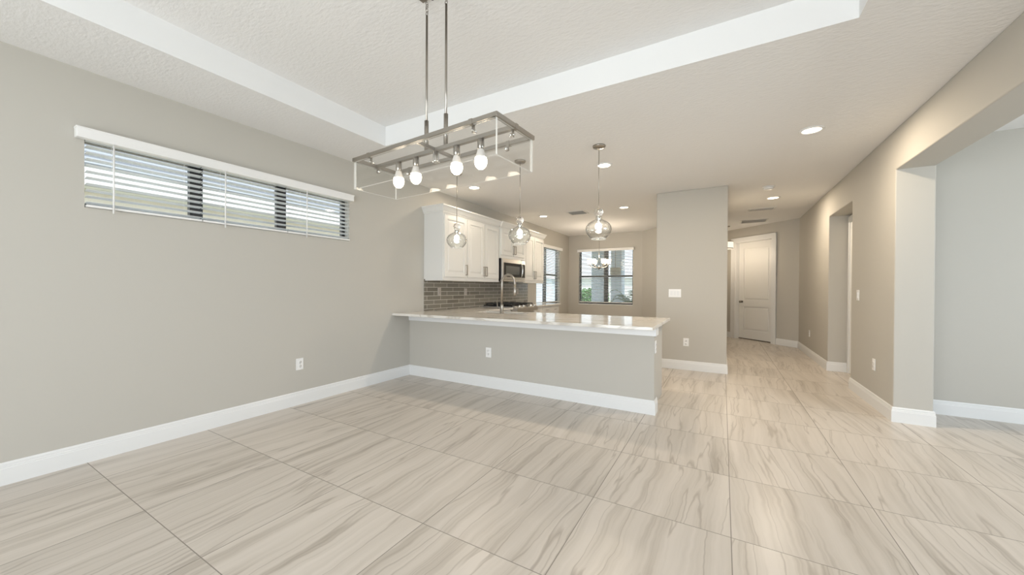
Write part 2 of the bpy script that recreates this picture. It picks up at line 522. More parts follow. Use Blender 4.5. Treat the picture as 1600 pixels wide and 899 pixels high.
# right wall: opening to the side room, niche of a side door, hall
OP0, OP1, OPZ = -1.2, 4.745, 2.327
NI0, NI1, NIZ = 6.06, 7.215, 2.312
o = struct(MB().cells([XR, XR+TH], [-2.75, OP0, OP1, NI0, NI1, 9.70], [0, NIZ, OPZ, H],
    lambda i, j, k: not ((j == 1 and k in (0, 1)) or (j == 3 and k == 0))).build('wall_right', WALL))
bv = o.modifiers.new('bevel', 'BEVEL'); bv.width = 0.008; bv.segments = 3; bv.limit_method = 'ANGLE'
NX = XR + 0.235
struct(MB().box(NX, NX+0.12, NI0-0.1, NI1+0.1, 0, H).build('wall_niche_back', WALL))
# side room
struct(MB().box(XR+TH, 8.8, 5.27, 5.42, 0, H).build('wall_side_room_back', WALL))
struct(MB().cells([8.6, 8.75], [-2.75, 0.7, 4.1, 5.42], [0, 0.7, 2.3, H],
    lambda i, j, k: not (j == 1 and k == 1)).build('wall_side_room_right', WALL))
# wall behind the camera with the glass sliding doors
struct(MB().cells([-0.15, 0.5, 4.7, 8.8], [-2.75, -2.6], [0, 2.4, H],
    lambda i, j, k: not (i == 1 and k == 0)).build('wall_rear', WALL))
def sliding_door():
    f = MB()
    for x in (0.5, 1.5, 1.56, 2.57, 2.63, 3.64, 3.70, 4.64):
        f.box(x, x+0.06, -2.72, -2.67, 0, 2.4)
    f.box(0.5, 4.7, -2.72, -2.67, 2.34, 2.4); f.box(0.5, 4.7, -2.72, -2.67, 0, 0.08)
    return struct(f.build('door_2', FRAME))
sliding_door()
f = MB()
for y in (0.7, 2.37, 4.04): f.box(8.66, 8.72, y, y+0.06, 0.7, 2.3)
f.box(8.66, 8.72, 0.7, 4.1, 0.7, 0.76); f.box(8.66, 8.72, 0.7, 4.1, 2.24, 2.3)
struct(f.build('window_4', FRAME))

# hall end: angled wall x+y = DG with a door
DG = 14.84
def dgp(x, y, off=0.0):
    """corner point on the angled wall; off>0 moves into the hall"""
    return (x - off*0.7071, y - off*0.7071)
DGM = Matrix(((0.70711, -0.70711, 0, 0), (-0.70711, -0.70711, 0, 0), (0, 0, 1, 0), (0, 0, 0, 1)))
# local frame: u runs along the wall towards the right (+x,-y), v out into the hall
def dg_uv(x, y): return (x - y)*0.70711
UL, UR = dg_uv(3.0, DG-3.0), dg_uv(XR, DG-XR)
PL, PRr = dg_uv(4.069, DG-4.069), dg_uv(4.728, DG-4.728)
class DGB(MB):
    def build(s, name, mats, parent=None, loc=None):
        rot = Matrix(((0.70711, -0.70711, 0), (-0.70711, -0.70711, 0), (0, 0, 1))).to_4x4()
        base = Vector((DG/2, DG/2, 0))
        bmesh.ops.transform(s.bm, matrix=Matrix.Translation(base) @ rot, verts=s.bm.verts)
        bmesh.ops.reverse_faces(s.bm, faces=s.bm.faces)
        return MB.build(s, name, mats, parent, loc)
DZ = 2.36
struct(DGB().cells([UL, PL-0.02, PRr+0.02, UR+0.05], [-0.15, 0.0], [0, DZ+0.02, H],
    lambda i, j, k: not (i == 1 and k == 0)).build('wall_hall_angled', WALL))
struct(MB().box(3.0, 3.1, 9.6, 12.1, 0, H).build('wall_foyer_left', WALL))

def door_panel(mb, u0, u1, v0, v1, z0, z1, bevel_box=True):
    """two-panel door slab: stiles, rails, and recessed raised panels"""
    w = 0.125
    rails = [(z0, z0+0.20), (z0+0.78, z0+0.93), (z1-0.15, z1)]
    mb.box(u0, u0+w, v0, v1, z0, z1); mb.box(u1-w, u1, v0, v1, z0, z1)
    for a, b in rails: mb.box(u0+w, u1-w, v0, v1, a, b)
    for (a, b) in ((rails[0][1], rails[1][0]), (rails[1][1], rails[2][0])):
        mb.box(u0+w, u1-w, v0, v1-0.018, a, b)
        mb.box(u0+w+0.035, u1-w-0.035, v0, v1-0.006, a+0.035, b-0.035, bev=0.009)
    return mb
d1 = struct(DGB().box(PL-0.125, PL-0.012, 0, 0.02, 0, DZ+0.11).box(PRr+0.012, PRr+0.125, 0, 0.02, 0, DZ+0.11)
    .box(PL-0.012, PRr+0.012, 0, 0.02, DZ+0.015, DZ+0.11)
    .box(PL-0.125, PL-0.108, 0, 0.028, 0, DZ+0.113).box(PRr+0.108, PRr+0.125, 0, 0.028, 0, DZ+0.113)
    .box(PL-0.125, PRr+0.125, 0, 0.028, DZ+0.098, DZ+0.113)
    .box(PL-0.02, PL, -0.15, 0, 0, DZ+0.02).box(PRr, PRr+0.02, -0.15, 0, 0, DZ+0.02).box(PL, PRr, -0.15, 0, DZ, DZ+0.02)
    .build('door_1', TRIM))
d1['label'] = 'white two-panel door in a white casing on the angled wall at the end of the hall'
p = door_panel(DGB(), PL+0.003, PRr-0.003, -0.145, -0.105, 0.02, DZ-0.004).build('door_panel', DOORP, d1)
k = DGB().box(PL+0.065, PL+0.115, -0.105, -0.097, 0.885, 0.935)
k.tube([(PL+0.09, -0.105, 0.91), (PL+0.09, -0.06, 0.91)], 0.011, 10)
k.tube([(PL+0.09, -0.065, 0.91), (PL+0.09, -0.05, 0.91), (PL+0.09, -0.033, 0.91), (PL+0.09, -0.023, 0.91)], [0.014, 0.028, 0.028, 0.012], 14)
k.build('door_knob', DKMETAL, p)
struct(DGB().box(PL, PRr, -0.15, -0.11, 0.0, 0.0195).box(PL, PRr, -0.11, -0.095, 0.0, 0.012).build('trim_2', mat('door_gap_shade', (0.09, 0.07, 0.055), 0.6)))  # dark brown filler: shade of the gap under the door, put into the colour
struct(DGB().box(PL-0.1, PRr+0.1, -0.30, -0.16, 0.0, H).build('wall_leak_block', WALL))  # unseen box added behind the door to stop sky light leaking through the gap

# niche door
NZ0 = 2.2
d3 = MB()
d3.box(NX-0.02, NX, NI1-0.085, NI1, 0, NZ0+0.085).box(NX-0.02, NX, NI0, NI0+0.085, 0, NZ0+0.085).box(NX-0.02, NX, NI0+0.085, NI1-0.085, NZ0, NZ0+0.085)
d3 = struct(d3.build('door_3', TRIM))
q = MB()
q.box(NX-0.008, NX, NI0+0.085, NI1-0.085, 0.01, NZ0)
for a, b in ((0.2, 0.8), (0.95, NZ0-0.15)):
    q.box(NX-0.013, NX-0.006, NI0+0.22, NI1-0.22, a, b, bev=0.002)
q.build('door_panel', DOORP, d3)

# baseboards
BB = [(0, 0), (0.014, 0), (0.014, 0.100), (0.0115, 0.104), (0.0115, 0.112), (0.009, 0.116), (0.009, 0.128), (0.004, 0.138), (0.0, 0.138)]
def baseboard(name, path, side):
    return struct(MB().sweep(path, BB, side).build(name, TRIM))
baseboard('baseboard_left', [(0.0, -2.6), (0.0, YP)], -1)
baseboard('baseboard_peninsula', [(0.0, YP), (3.225, YP), (3.225, 3.93)], -1)
baseboard('baseboard_centre', [(2.892, 9.0), (2.892, 6.15), (3.847, 6.15), (3.847, 9.7)], -1)
baseboard('baseboard_right', [(XR+TH, 5.27), (XR+TH, OP1), (XR, OP1), (XR, NI0), (NX, NI0)][::1], 1)
baseboard('baseboard_hall', [(NX-0.0205, NI1), (XR, NI1), (XR, DG-XR), (DG/2+(PRr+0.125)*0.70711, DG/2-(PRr+0.125)*0.70711)], 1)
baseboard('baseboard_hall_left', [(DG/2+(PL-0.125)*0.70711, DG/2-(PL-0.125)*0.70711), (3.1, DG-3.1)], 1)
baseboard('baseboard_side_room', [(8.6, 5.27), (XR+TH, 5.27)], 1)
baseboard('baseboard_nook', [(0.0, 7.5), (0.0, YN), (2.0, YN), (2.892, 9.068)], -1)

# ------------------------------------------------------------------ windows and blinds
def window_frame_y(name, y0, y1, z0, z1, xp, splits, rail=None):
    """window in the left wall: black frame at x=xp, mullions at the given y ranges"""
    f = MB(); t = 0.045
    f.box(xp-t, xp, y0-0.055, y1, z0, z0+0.035); f.box(xp-t, xp, y0-0.055, y1, z1-0.035, z1)
    f.box(xp-t, xp, y0-0.055, y0-0.012, z0+0.035, z1-0.035); f.box(xp-t, xp, y1-0.035, y1, z0+0.035, z1-0.035)
    for a, b in splits: f.box(xp-t, xp, a, b, z0+0.035, z1-0.035)
    o = struct(f.build(name, FRAME))
    if rail:
        r_ = MB(); e = [y0-0.012] + [v for s_ in splits for v in s_] + [y1-0.035]
        for a, b in zip(e[::2], e[1::2]): r_.box(xp-t+0.005, xp-0.005, a, b, rail[0], rail[1])
        r_.build('window_rail', FRAME, o)
    e = [y0-0.012] + [v for s_ in splits for v in s_] + [y1-0.035]
    for a, b in zip(e[::2], e[1::2]):
        MB().box(xp-0.028, xp-0.022, a, b, z0+0.035, z1-0.035).build('window_pane', GLASS, o)
    return o
window_frame_y('window_1', W1[0], W1[1], W1[2], W1[3], -0.075, [(1.335, 1.425), (2.035, 2.125)])
window_frame_y('window_2', W2[0], W2[1], W2[2], W2[3], -0.085, [(8.47, 8.60)], (1.55, 1.60))
def window_frame_x():
    x0, x1, z0, z1 = W3; yp = YN+0.085; t = 0.045; f = MB()
    f.box(x0, x1, yp, yp+t, z0, z0+0.03); f.box(x0, x1, yp, yp+t, z1-0.03, z1)
    f.box(x0, x0+0.04, yp, yp+t, z0+0.03, z1-0.03); f.box(x1-0.03, x1, yp, yp+t, z0+0.03, z1-0.03)
    f.box(0.985, 1.10, yp, yp+t, z0+0.03, z1-0.03)
    o = struct(f.build('window_3', FRAME))
    MB().box(x0+0.04, 0.985, yp+0.005, yp+t-0.005, 1.52, 1.57).box(1.10, x1-0.03, yp+0.005, yp+t-0.005, 1.52, 1.57).build('window_rail', FRAME, o)
    for a, b in ((x0+0.04, 0.985), (1.10, x1-0.03)):
        MB().box(a, b, yp+0.022, yp+0.028, z0+0.03, z1-0.03).build('window_pane', GLASS, o)
window_frame_x()
# marble sills of the lower windows
struct(MB().box(-0.085, 0.012, W2[0], W2[1], W2[2]-0.02, W2[2]+0.002, bev=0.002).build('trim_3', TRIM))
struct(MB().box(W3[0], W3[1], YN-0.012, YN+0.085, W3[2]-0.02, W3[2]+0.002, bev=0.002).build('trim_4', TRIM))

def slats(mb, a0, a1, zt, zb, n, depth, c, axis, tilt=0.0, th=0.0028):
    """n slats between zt and zb; axis 'y': slats run along y centred at x=c"""
    for k in range(n):
        z = zt - (zt-zb)*k/(n-1)
        hd = depth/2
        rot = Matrix.Rotation(tilt, 4, 'Y' if axis == 'y' else 'X')
        if axis == 'y':
            mb.box(-hd, hd, a0, a1, -th/2, th/2, rot=rot, at=(c, 0, z))
        else:
            mb.box(a0, a1, -hd, hd, -th/2, th/2, rot=rot, at=(0, c, z))
    return mb
# three blinds of the dining window under one valance
bl = thing('window_blind', 'long white slat blind with one valance across the high strip window', 'window blind', (0, 0, 0))
v = MB().box(0.001, 0.062, 0.683, 2.83, 2.222, 2.292, bev=0.006)
v.box(0.001, 0.066, 0.680, 2.833, 2.284, 2.294, bev=0.003)
v.build('valance', BLIND, bl)
for (a, b, wy) in ((0.735, 1.385, 0.862), (1.392, 2.085, 1.545), (2.092, 2.80, 2.275)):
    slats(MB(), a, b, 2.222, 1.795, 11, 0.048, 0.0, 'y', R(-11)).build('slats', SLAT, bl)
    r_ = MB().box(-0.026, 0.026, a, b, 1.764, 1.780, bev=0.003)
    r_.build('bottom_rail', BLIND, bl)
    for y in (a+0.12, b-0.12):
        MB().tube([(0.0255, y, 2.24), (0.0265, y, 1.775)], 0.0009, 5).build('ladder_cord', BLIND, bl)
    MB().tube([(0.045, wy, 2.235), (0.040, wy, 1.735)], 0.0055, 8).build('tilt_wand', BLIND, bl)
# kitchen window blind
bl = thing('window_blind', 'white slat blind on the tall window beside the upper cabinets', 'window blind', (0, 0, 0))
MB().box(0.001, 0.06, W2[0]-0.03, W2[1]+0.03, W2[3]-0.055, W2[3]+0.015, bev=0.005).build('valance', BLIND, bl)
slats(MB(), W2[0]+0.01, W2[1]-0.01, W2[3]-0.075, W2[2]+0.06, 33, 0.046, -0.03, 'y', R(-17)).build('slats', SLAT, bl)
MB().box(-0.055, -0.005, W2[0]+0.01, W2[1]-0.01, W2[2]+0.034, W2[2]+0.054, bev=0.003).build('bottom_rail', BLIND, bl)
# nook window blind
bl = thing('window_blind', 'white slat blind on the square window of the breakfast nook back wall', 'window blind', (0, 0, 0))
MB().box(W3[0]-0.03, W3[1]+0.03, YN-0.06, YN-0.001, W3[3]-0.045, W3[3]+0.025, bev=0.005).build('valance', BLIND, bl)
slats(MB(), W3[0]+0.01, W3[1]-0.01, W3[3]-0.07, W3[2]+0.06, 33, 0.046, YN+0.03, 'x', R(-17)).build('slats', SLAT, bl)
MB().box(W3[0]+0.01, W3[1]-0.01, YN+0.005, YN+0.055, W3[2]+0.034, W3[2]+0.054, bev=0.003).build('bottom_rail', BLIND, bl)

# ------------------------------------------------------------------ peninsula
CT = 0.878      # counter top height
SB = CT-0.030   # slab underside
struct(MB().box(0.0, 3.225, YP, 3.93, 0, SB).build('wall_peninsula', WALL))
struct(MB().sweep([(0.0, YP), (3.225, YP), (3.225, 3.93)], [(0, SB-0.085), (0.018, SB-0.085), (0.018, SB-0.012), (0.022, SB-0.008), (0.022, SB), (0, SB)], -1).build('trim_1', TRIM))
bc = thing('base_cabinet', 'white base cabinets carrying the peninsula counter behind the half wall', 'cabinet', (0, 0, 0))
MB().cells([0.65, 0.74, 1.54, 3.175], [3.932, 4.22, 4.575, 4.58], [0.09, SB-0.24, SB-0.001], lambda i, j, k: j < 2 and not (i == 1 and j == 1 and k == 1)).box(0.65, 3.16, 3.932, 4.50, 0, 0.09).build('body', CAB, bc)
e = MB().box(3.175, 3.19, 3.932, 4.58, 0.0, SB-0.001)
e.build('end_panel', WALL, bc)
for x in (0.70, 1.10, 2.0, 2.45):
    w = 0.38 if x != 1.10 else 0.85
    d = MB().box(x, x+w, 4.575, 4.595, 0.11, 0.82, bev=0.003).build('door', CAB, bc)
    MB().tube([(x+w-0.05, 4.625, 0.62), (x+w-0.05, 4.625, 0.76)], 0.005, 8).tube([(x+w-0.05, 4.595, 0.63), (x+w-0.05, 4.627, 0.63)], 0.004, 8).tube([(x+w-0.05, 4.595, 0.75), (x+w-0.05, 4.627, 0.75)], 0.004, 8).build('handle', NICKEL, d)

# L-shaped countertop with sink cut-out
sx0, sx1, sy0, sy1 = 0.78, 1.50, 4.26, 4.56
ct = MB().cells([0.0, 0.645, sx0, sx1, 3.262], [3.462, sy0, sy1, 4.68, 5.60], [SB, CT],
    lambda i, j, k: (j < 3 and not (i == 2 and j == 1)) or (j == 3 and i == 0)).build('countertop', QUARTZ)
tag(ct, 'white veined quartz countertop of the peninsula running back along the left wall', 'countertop')
bv = ct.modifiers.new('bevel', 'BEVEL'); bv.width = 0.003; bv.segments = 2; bv.limit_method = 'ANGLE'
ct2 = MB().box(0.0, 0.645, 6.44, 7.80, SB, CT, bev=0.003).build('countertop', QUARTZ)
tag(ct2, 'short white quartz countertop beyond the gas range under the kitchen window', 'countertop')
sk = MB().cells([sx0-0.01, sx0, sx1, sx1+0.01], [sy0-0.01, sy0, sy1, sy1+0.01], [SB-0.20, SB-0.19, SB-0.001],
    lambda i, j, k: k == 0 or not (i == 1 and j == 1))
tag(sk.build('kitchen_sink', STEEL), 'stainless undermount sink basin set in the peninsula counter beside the faucet', 'sink')

# base cabinets along the left wall
def base_cab(label, y0, y1, drawers):
    c = thing('base_cabinet', label, 'cabinet', (0, 0, 0))
    MB().box(0.004, 0.58, y0, y1, 0.09, SB-0.001).box(0.004, 0.52, y0, y1, 0, 0.09).build('body', CAB, c)
    n = max(1, round((y1-y0)/0.48)); w = (y1-y0)/n
    for i in range(n):
        a, b = y0+i*w+0.006, y0+(i+1)*w-0.006
        dr = MB().box(0.58, 0.60, a, b, 0.69, 0.835, bev=0.003).box(0.598, 0.603, a+0.03, b-0.03, 0.72, 0.805, bev=0.002).build('drawer', CAB, c)
        dd = MB().box(0.58, 0.60, a, b, 0.11, 0.68, bev=0.003).box(0.598, 0.603, a+0.05, b-0.05, 0.17, 0.62, bev=0.002).build('door', CAB, c)
        yc = (a+b)/2
        MB().tube([(0.63, yc-0.06, 0.762), (0.63, yc+0.06, 0.762)], 0.005, 8).tube([(0.60, yc-0.05, 0.762), (0.632, yc-0.05, 0.762)], 0.004, 8).tube([(0.60, yc+0.05, 0.762), (0.632, yc+0.05, 0.762)], 0.004, 8).build('handle', NICKEL, dr)
        MB().tube([(0.63, b-0.06, 0.50), (0.63, b-0.06, 0.64)], 0.005, 8).tube([(0.60, b-0.06, 0.51), (0.632, b-0.06, 0.51)], 0.004, 8).tube([(0.60, b-0.06, 0.63), (0.632, b-0.06, 0.63)], 0.004, 8).build('handle', NICKEL, dd)
    return c
base_cab('white base cabinet along the left wall between the peninsula and the gas range', 4.70, 5.60, 2)
base_cab('white base cabinet with drawers under the short counter beyond the gas range', 6.44, 7.79, 3)

# backsplash
struct(MB().box(0.0, 0.012, 4.066, 7.385, CT, 1.345).build('wall_backsplash', SPLASH))

# upper cabinets
def raised_door(c, xf, y0, y1, z0, z1):
    d = MB()
    w = 0.062
    d.box(xf, xf+0.019, y0, y0+w, z0, z1, bev=0.002).box(xf, xf+0.019, y1-w, y1, z0, z1, bev=0.002)
    d.box(xf, xf+0.019, y0+w, y1-w, z0, z0+w, bev=0.002).box(xf, xf+0.019, y0+w, y1-w, z1-w, z1, bev=0.002)
    # bevelled inner moulding and raised centre field
    d.box(xf, xf+0.006, y0+w, y1-w, z0+w, z1-w)
    b = bmesh.new()
    a0, a1, b0, b1 = y0+w+0.012, y1-w-0.012, z0+w+0.012, z1-w-0.012
    t = 0.022
    P = [(xf+0.006, a0, b0), (xf+0.006, a1, b0), (xf+0.006, a1, b1), (xf+0.006, a0, b1)]
    Q = [(xf+0.016, a0+t, b0+t), (xf+0.016, a1-t, b0+t), (xf+0.016, a1-t, b1-t), (xf+0.016, a0+t, b1-t)]
    for k in range(4):
        d.poly([P[k], P[(k+1) % 4], Q[(k+1) % 4], Q[k]])
    d.poly(Q)
    return d.build('door', CAB, c)
def bar_handle(par, xf, y, z0, z1):
    h_ = MB()
    h_.box(xf+0.026, xf+0.036, y-0.009, y+0.009, z0, z1, bev=0.002)
    h_.box(xf, xf+0.03, y-0.005, y+0.005, z0, z0+0.012); h_.box(xf, xf+0.03, y-0.005, y+0.005, z1-0.012, z1)
    return h_.build('handle', NICKEL, par)
CROWN = [(0, 0), (0.012, 0.0), (0.014, 0.014), (0.022, 0.020), (0.040, 0.060), (0.052, 0.078), (0.058, 0.082), (0.058, 0.100), (0, 0.100)]
CABTOP = 2.30
def upper(label, y0, y1, z0, doors, depth=0.355, crown_path=None, zt=CABTOP):
    c = thing('upper_cabinet', label, 'cabinet', (0, 0, 0))
    MB().box(0.0, depth, y0, y1, z0, zt).build('body', CAB, c)
    for (a, b, hy) in doors:
        d = raised_door(c, depth, a, b, z0+0.035, zt-0.03)
        bar_handle(d, depth+0.019, hy, z0+0.065, z0+0.225)
    if crown_path:
        pr_ = [(o_, zz+zt) for o_, zz in CROWN]
        MB().sweep(crown_path, pr_, -1).build('crown_moulding', CAB, c)
    MB().box(0.02, depth+0.006, y0+0.002, y1-0.002, z0-0.022, z0).build('light_rail', CAB, c)
    return c
BZ = 1.345
# path runs from the wall, along the near end, then along the front (outside to the left of travel when side=-1)
upper('white upper cabinet with a single door at the near end of the cabinet row', 4.066, 4.62, BZ, [(4.085, 4.605, 4.585)],
      crown_path=[(0.0, 4.066), (0.355, 4.066), (0.355, 4.62)])
upper('white two-door upper cabinet between the single-door one and the microwave', 4.62, 5.58, BZ, [(4.64, 5.095, 5.07), (5.115, 5.555, 5.14)],
      crown_path=[(0.355, 4.62), (0.355, 5.58)])
upper('short white two-door upper cabinet directly above the microwave', 5.58, 6.50, 1.775, [(5.60, 6.03, 6.005), (6.05, 6.48, 6.075)], depth=0.385,
      crown_path=[(0.385, 5.58), (0.385, 6.50)])
upper('white two-door upper cabinet at the far end of the row beside the window', 6.50, 7.46, BZ, [(6.52, 6.97, 6.945), (6.99, 7.44, 7.015)],
      crown_path=[(0.355, 6.50), (0.355, 7.46), (0.0, 7.46)])

# microwave
mw = thing('microwave', 'stainless over-range microwave with black window under the short upper cabinet', 'microwave', (0, 0, 0))
y0, y1, z0, z1 = 5.605, 6.475, 1.335, 1.752
MB().box(0.013, 0.385, y0, y1, z0, z1, bev=0.004).build('body', BLACK, mw)
d = MB().box(0.387, 0.418, y0, y1-0.155, z0+0.035, z1, bev=0.006).build('door', STEEL, mw)
MB().box(0.418, 0.4215, y0+0.05, y1-0.165, z0+0.085, z1-0.075, bev=0.0015).build('window', BLACKGLASS, d)
MB().box(0.4212, 0.4222, y0+0.12, y1-0.24, z0+0.135, z1-0.13).build('window_mesh', mat('microwave_mesh', (0.05, 0.055, 0.05), 0.3), d)
MB().tube([(0.424, y1-0.19, z0+0.10), (0.448, y1-0.19, z0+0.115), (0.460, y1-0.19, z0+0.17), (0.464, y1-0.19, z0+0.225), (0.460, y1-0.19, z1-0.14), (0.448, y1-0.19, z1-0.085), (0.424, y1-0.19, z1-0.07)], 0.011, 10).build('handle', CHROME, d)
MB().box(0.387, 0.416, y1-0.152, y1, z0+0.035, z1, bev=0.004).build('top_strip', STEEL, mw)
MB().box(0.416, 0.420, y1-0.145, y1-0.012, z0+0.085, z1-0.075).build('control_panel', BLACKGLASS, mw)
MB().box(0.05, 0.416, y0, y1, z0, z0+0.032, bev=0.003).build('vent_lip', STEEL, mw)

# gas range
rg = thing('gas_range', 'stainless slide-in gas range with black grates under the microwave', 'range', (0, 0, 0))
y0, y1 = 5.615, 6.425
MB().box(0.013, 0.62, y0, y1, 0.0, 0.885).build('body', STEEL, rg)
MB().box(0.013, 0.655, y0, y1, 0.885, 0.905, bev=0.004).build('cooktop', BLACK, rg)
pnl = MB().prism([(0.655, y0, 0.905), (0.72, y0, 0.865), (0.72, y0, 0.80), (0.62, y0, 0.80), (0.62, y0, 0.905)], (0, y1-y0, 0)).build('control_panel', STEEL, rg)
nv = Vector((0.04, 0, 0.065)).normalized()
for k in range(5):
    yk = y0+0.11+k*(y1-y0-0.22)/4
    c_ = Vector((0.69, yk, 0.884))
    MB().tube([c_, c_+nv*0.008, c_+nv*0.030, c_+nv*0.034], [0.028, 0.024, 0.021, 0.017], 16).build('knob', DKMETAL if k == 2 else CHROME, rg)
for gy0, gy1 in ((y0+0.02, y0+0.27), (y0+0.285, y1-0.285), (y1-0.27, y1-0.02)):
    g = MB()
    z = 0.935
    for yy in (gy0, gy1-0.014): g.box(0.06, 0.62, yy, yy+0.014, z-0.012, z+0.006, bev=0.002)
    for xx in (0.06, 0.333, 0.606): g.box(xx, xx+0.014, gy0, gy1, z-0.012, z+0.006, bev=0.002)
    ym = (gy0+gy1)/2
    g.box(0.06, 0.62, ym-0.006, ym+0.006, z-0.010, z+0.010, bev=0.002)
    for xx in (0.20, 0.47): g.box(xx-0.006, xx+0.006, gy0, gy1, z-0.010, z+0.010, bev=0.002)
    for xx in (0.06, 0.606):
        for yy in (gy0, gy1-0.014): g.box(xx, xx+0.014, yy, yy+0.014, 0.905, z)
    g.build('grate', IRON, rg)
    for xx in (0.20, 0.47):
        MB().lathe([(0.052, 0.905), (0.050, 0.915), (0.034, 0.917), (0.034, 0.924), (0, 0.926)], (xx, ym, 0), 18).build('burner', BLACK, rg)
MB().box(0.62, 0.645, y0+0.01, y1-0.01, 0.20, 0.785, bev=0.006).build('oven_door', STEEL, rg)
MB().tube([(0.70, y0+0.06, 0.745), (0.70, y1-0.06, 0.745)], 0.011, 10).tube([(0.645, y0+0.09, 0.745), (0.70, y0+0.09, 0.745)], 0.008, 8).tube([(0.645, y1-0.09, 0.745), (0.70, y1-0.09, 0.745)], 0.008, 8).build('oven_handle', CHROME, rg)
MB().box(0.62, 0.64, y0+0.01, y1-0.01, 0.02, 0.185, bev=0.005).build('warming_drawer', STEEL, rg)

# faucet
fx, fy = 1.245, 4.22
fc = thing('kitchen_faucet', 'tall brushed gooseneck pull-down faucet standing on the peninsula counter', 'faucet', (fx, fy, CT))
MB().lathe([(0.0, 0.0), (0.030, 0.0), (0.030, 0.006), (0.024, 0.012), (0.0235, 0.10), (0.021, 0.125), (0.0, 0.125)], n=20).build('base', NICKEL, fc)
pts = [(0, 0, 0.12), (0, 0, 0.38)]
RA = 0.098
for k in range(1, 12):
    a = PI*k/11
    pts.append((RA - RA*math.cos(a), 0.0, 0.40 + RA*1.18*math.sin(a)))
pts.append((2*RA, 0, 0.37))
MB().tube(pts, 0.0165, 14).build('spout', NICKEL, fc)
# spring and spray head at the end of the arc
MB().tube([(2*RA, 0, 0.372), (2*RA, 0, 0.330), (2*RA, 0, 0.318), (2*RA, 0, 0.250), (2*RA, 0, 0.245)], [0.0165, 0.0175, 0.020, 0.022, 0.018], 16).build('spray_head', NICKEL, fc)
MB().tube([(-0.02, 0, 0.065), (-0.062, 0, 0.070)], 0.011, 10).tube([(-0.062, 0, 0.060), (-0.068, 0, 0.085), (-0.078, 0, 0.165)], [0.010, 0.0075, 0.006], 10).build('lever', NICKEL, fc)

# ------------------------------------------------------------------ outlets and switches
BEIGE = mat('outlet_taupe', (0.46, 0.41, 0.36), 0.35)
def outlet(label, loc, rz, pm=PLATE):
    """local: plate faces -Y"""
    o = thing('wall_outlet', label, 'outlet', loc, rz)
    MB().box(-0.038, 0.038, -0.007, 0.0, -0.060, 0.060, bev=0.003).build('cover_plate', pm, o)
    for s_ in (-1, 1):
        z = s_*0.021
        k_ = MB().lathe([(0.0165, 0), (0.0165, 0.003), (0.0, 0.003)], (0, -0.006, z), 18, rot=Matrix.Rotation(PI/2, 4, 'X')).build('socket', pm, o)
        MB().box(-0.0085, -0.0055, -0.0102, -0.0085, z-0.002, z+0.009).box(0.0055, 0.0085, -0.0102, -0.0085, z-0.001, z+0.008).box(-0.002, 0.002, -0.0102, -0.0085, z-0.011, z-0.007).build('slot', SLOT, k_)
    return o
outlet('white duplex outlet low on the left dining wall above the baseboard', (0.0, 2.222, 0.42), R(90))
outlet('white duplex outlet on the long front face of the peninsula wall', (1.323, YP, 0.43), 0)
outlet('white duplex outlet low on the front face of the wall block beside the peninsula', (3.32, 6.15, 0.417), 0)
outlet('white duplex outlet low on the right wall between wide opening and niche', (XR, 5.242, 0.44), R(-90))
outlet('small white outlet low on the far hall wall beyond the side door niche', (XR, 8.55, 0.42), R(-90))
outlet('white outlet high on the narrow end of the peninsula wall under the counter', (3.225, 3.842, 0.65), R(90))
outlet('outlet on the taupe backsplash, nearest to the open dining room', (0.012, 4.389, 1.158), R(90), BEIGE)
outlet('outlet on the taupe backsplash below the middle of the near upper cabinets', (0.012, 5.061, 1.148), R(90), BEIGE)
outlet('outlet on the taupe backsplash beyond the range, seen past the faucet', (0.012, 6.90, 1.15), R(90), BEIGE)
def switch(label, loc, rz, n):
    w = 0.020+0.046*n
    o = thing('light_switch', label, 'light switch', loc, rz)
    MB().box(-w/2-0.008, w/2+0.008, -0.007, 0, -0.062, 0.062, bev=0.003).build('cover_plate', PLATE, o)
    for i in range(n):
        x = (i-(n-1)/2)*0.046
        MB().box(x-0.0165, x+0.0165, -0.012, -0.006, -0.034, 0.034, bev=0.002).build('rocker', TRIM, o)
    return o
switch('wide white switch plate with three rockers on the front of the wall block', (3.16, 6.15, 1.152), 0, 3)
switch('small white switch plate on the right wall beside the side door niche', (XR, 5.79, 1.155), R(-90), 1)

# ------------------------------------------------------------------ recessed ceiling lights
def can(label, x, y, power=15):
    o = thing('recessed_light', label, 'ceiling light', (x, y, H), 0, )
    MB().lathe([(0.095, 0.0), (0.095, -0.004), (0.088, -0.009), (0.074, -0.010), (0.072, -0.004), (0.072, 0.0)], n=32, close=True).build('trim_ring', TRIM, o)
    MB().lathe([(0.0, -0.0035), (0.072, -0.0035), (0.072, 0.0), (0.0, 0.0)], n=32, caps=False).build('lens', CANLENS, o)
    l = bpy.data.lights.new('recessed_light_lamp', 'AREA'); l.shape = 'DISK'; l.size = 0.14; l.energy = power; l.color = (1.0, 0.85, 0.66)
    lo = bpy.data.objects.new('recessed_light_lamp', l); C.objects.link(lo); lo.parent = o; lo.location = (0, 0, -0.012)
    return o
for lb, x, y, pw_ in (('round recessed ceiling light nearest the right wall, largest in view', 4.492, 4.386, 22),
                 ('round recessed ceiling light right behind the cord of the right-hand pendant', 2.55, 4.417, 15),
                 ('round recessed ceiling light in the hall just beyond the smoke detector', 4.484, 7.325, 22),
                 ('round recessed ceiling light between the air vent and the wall block', 2.226, 6.885, 12),
                 ('round recessed ceiling light over the range near the far upper cabinets', 0.59, 6.942, 7),
                 ('round recessed ceiling light over the near upper cabinets, seen below the chandelier', 0.613, 4.463, 6)):
    can(lb, x, y, pw_)

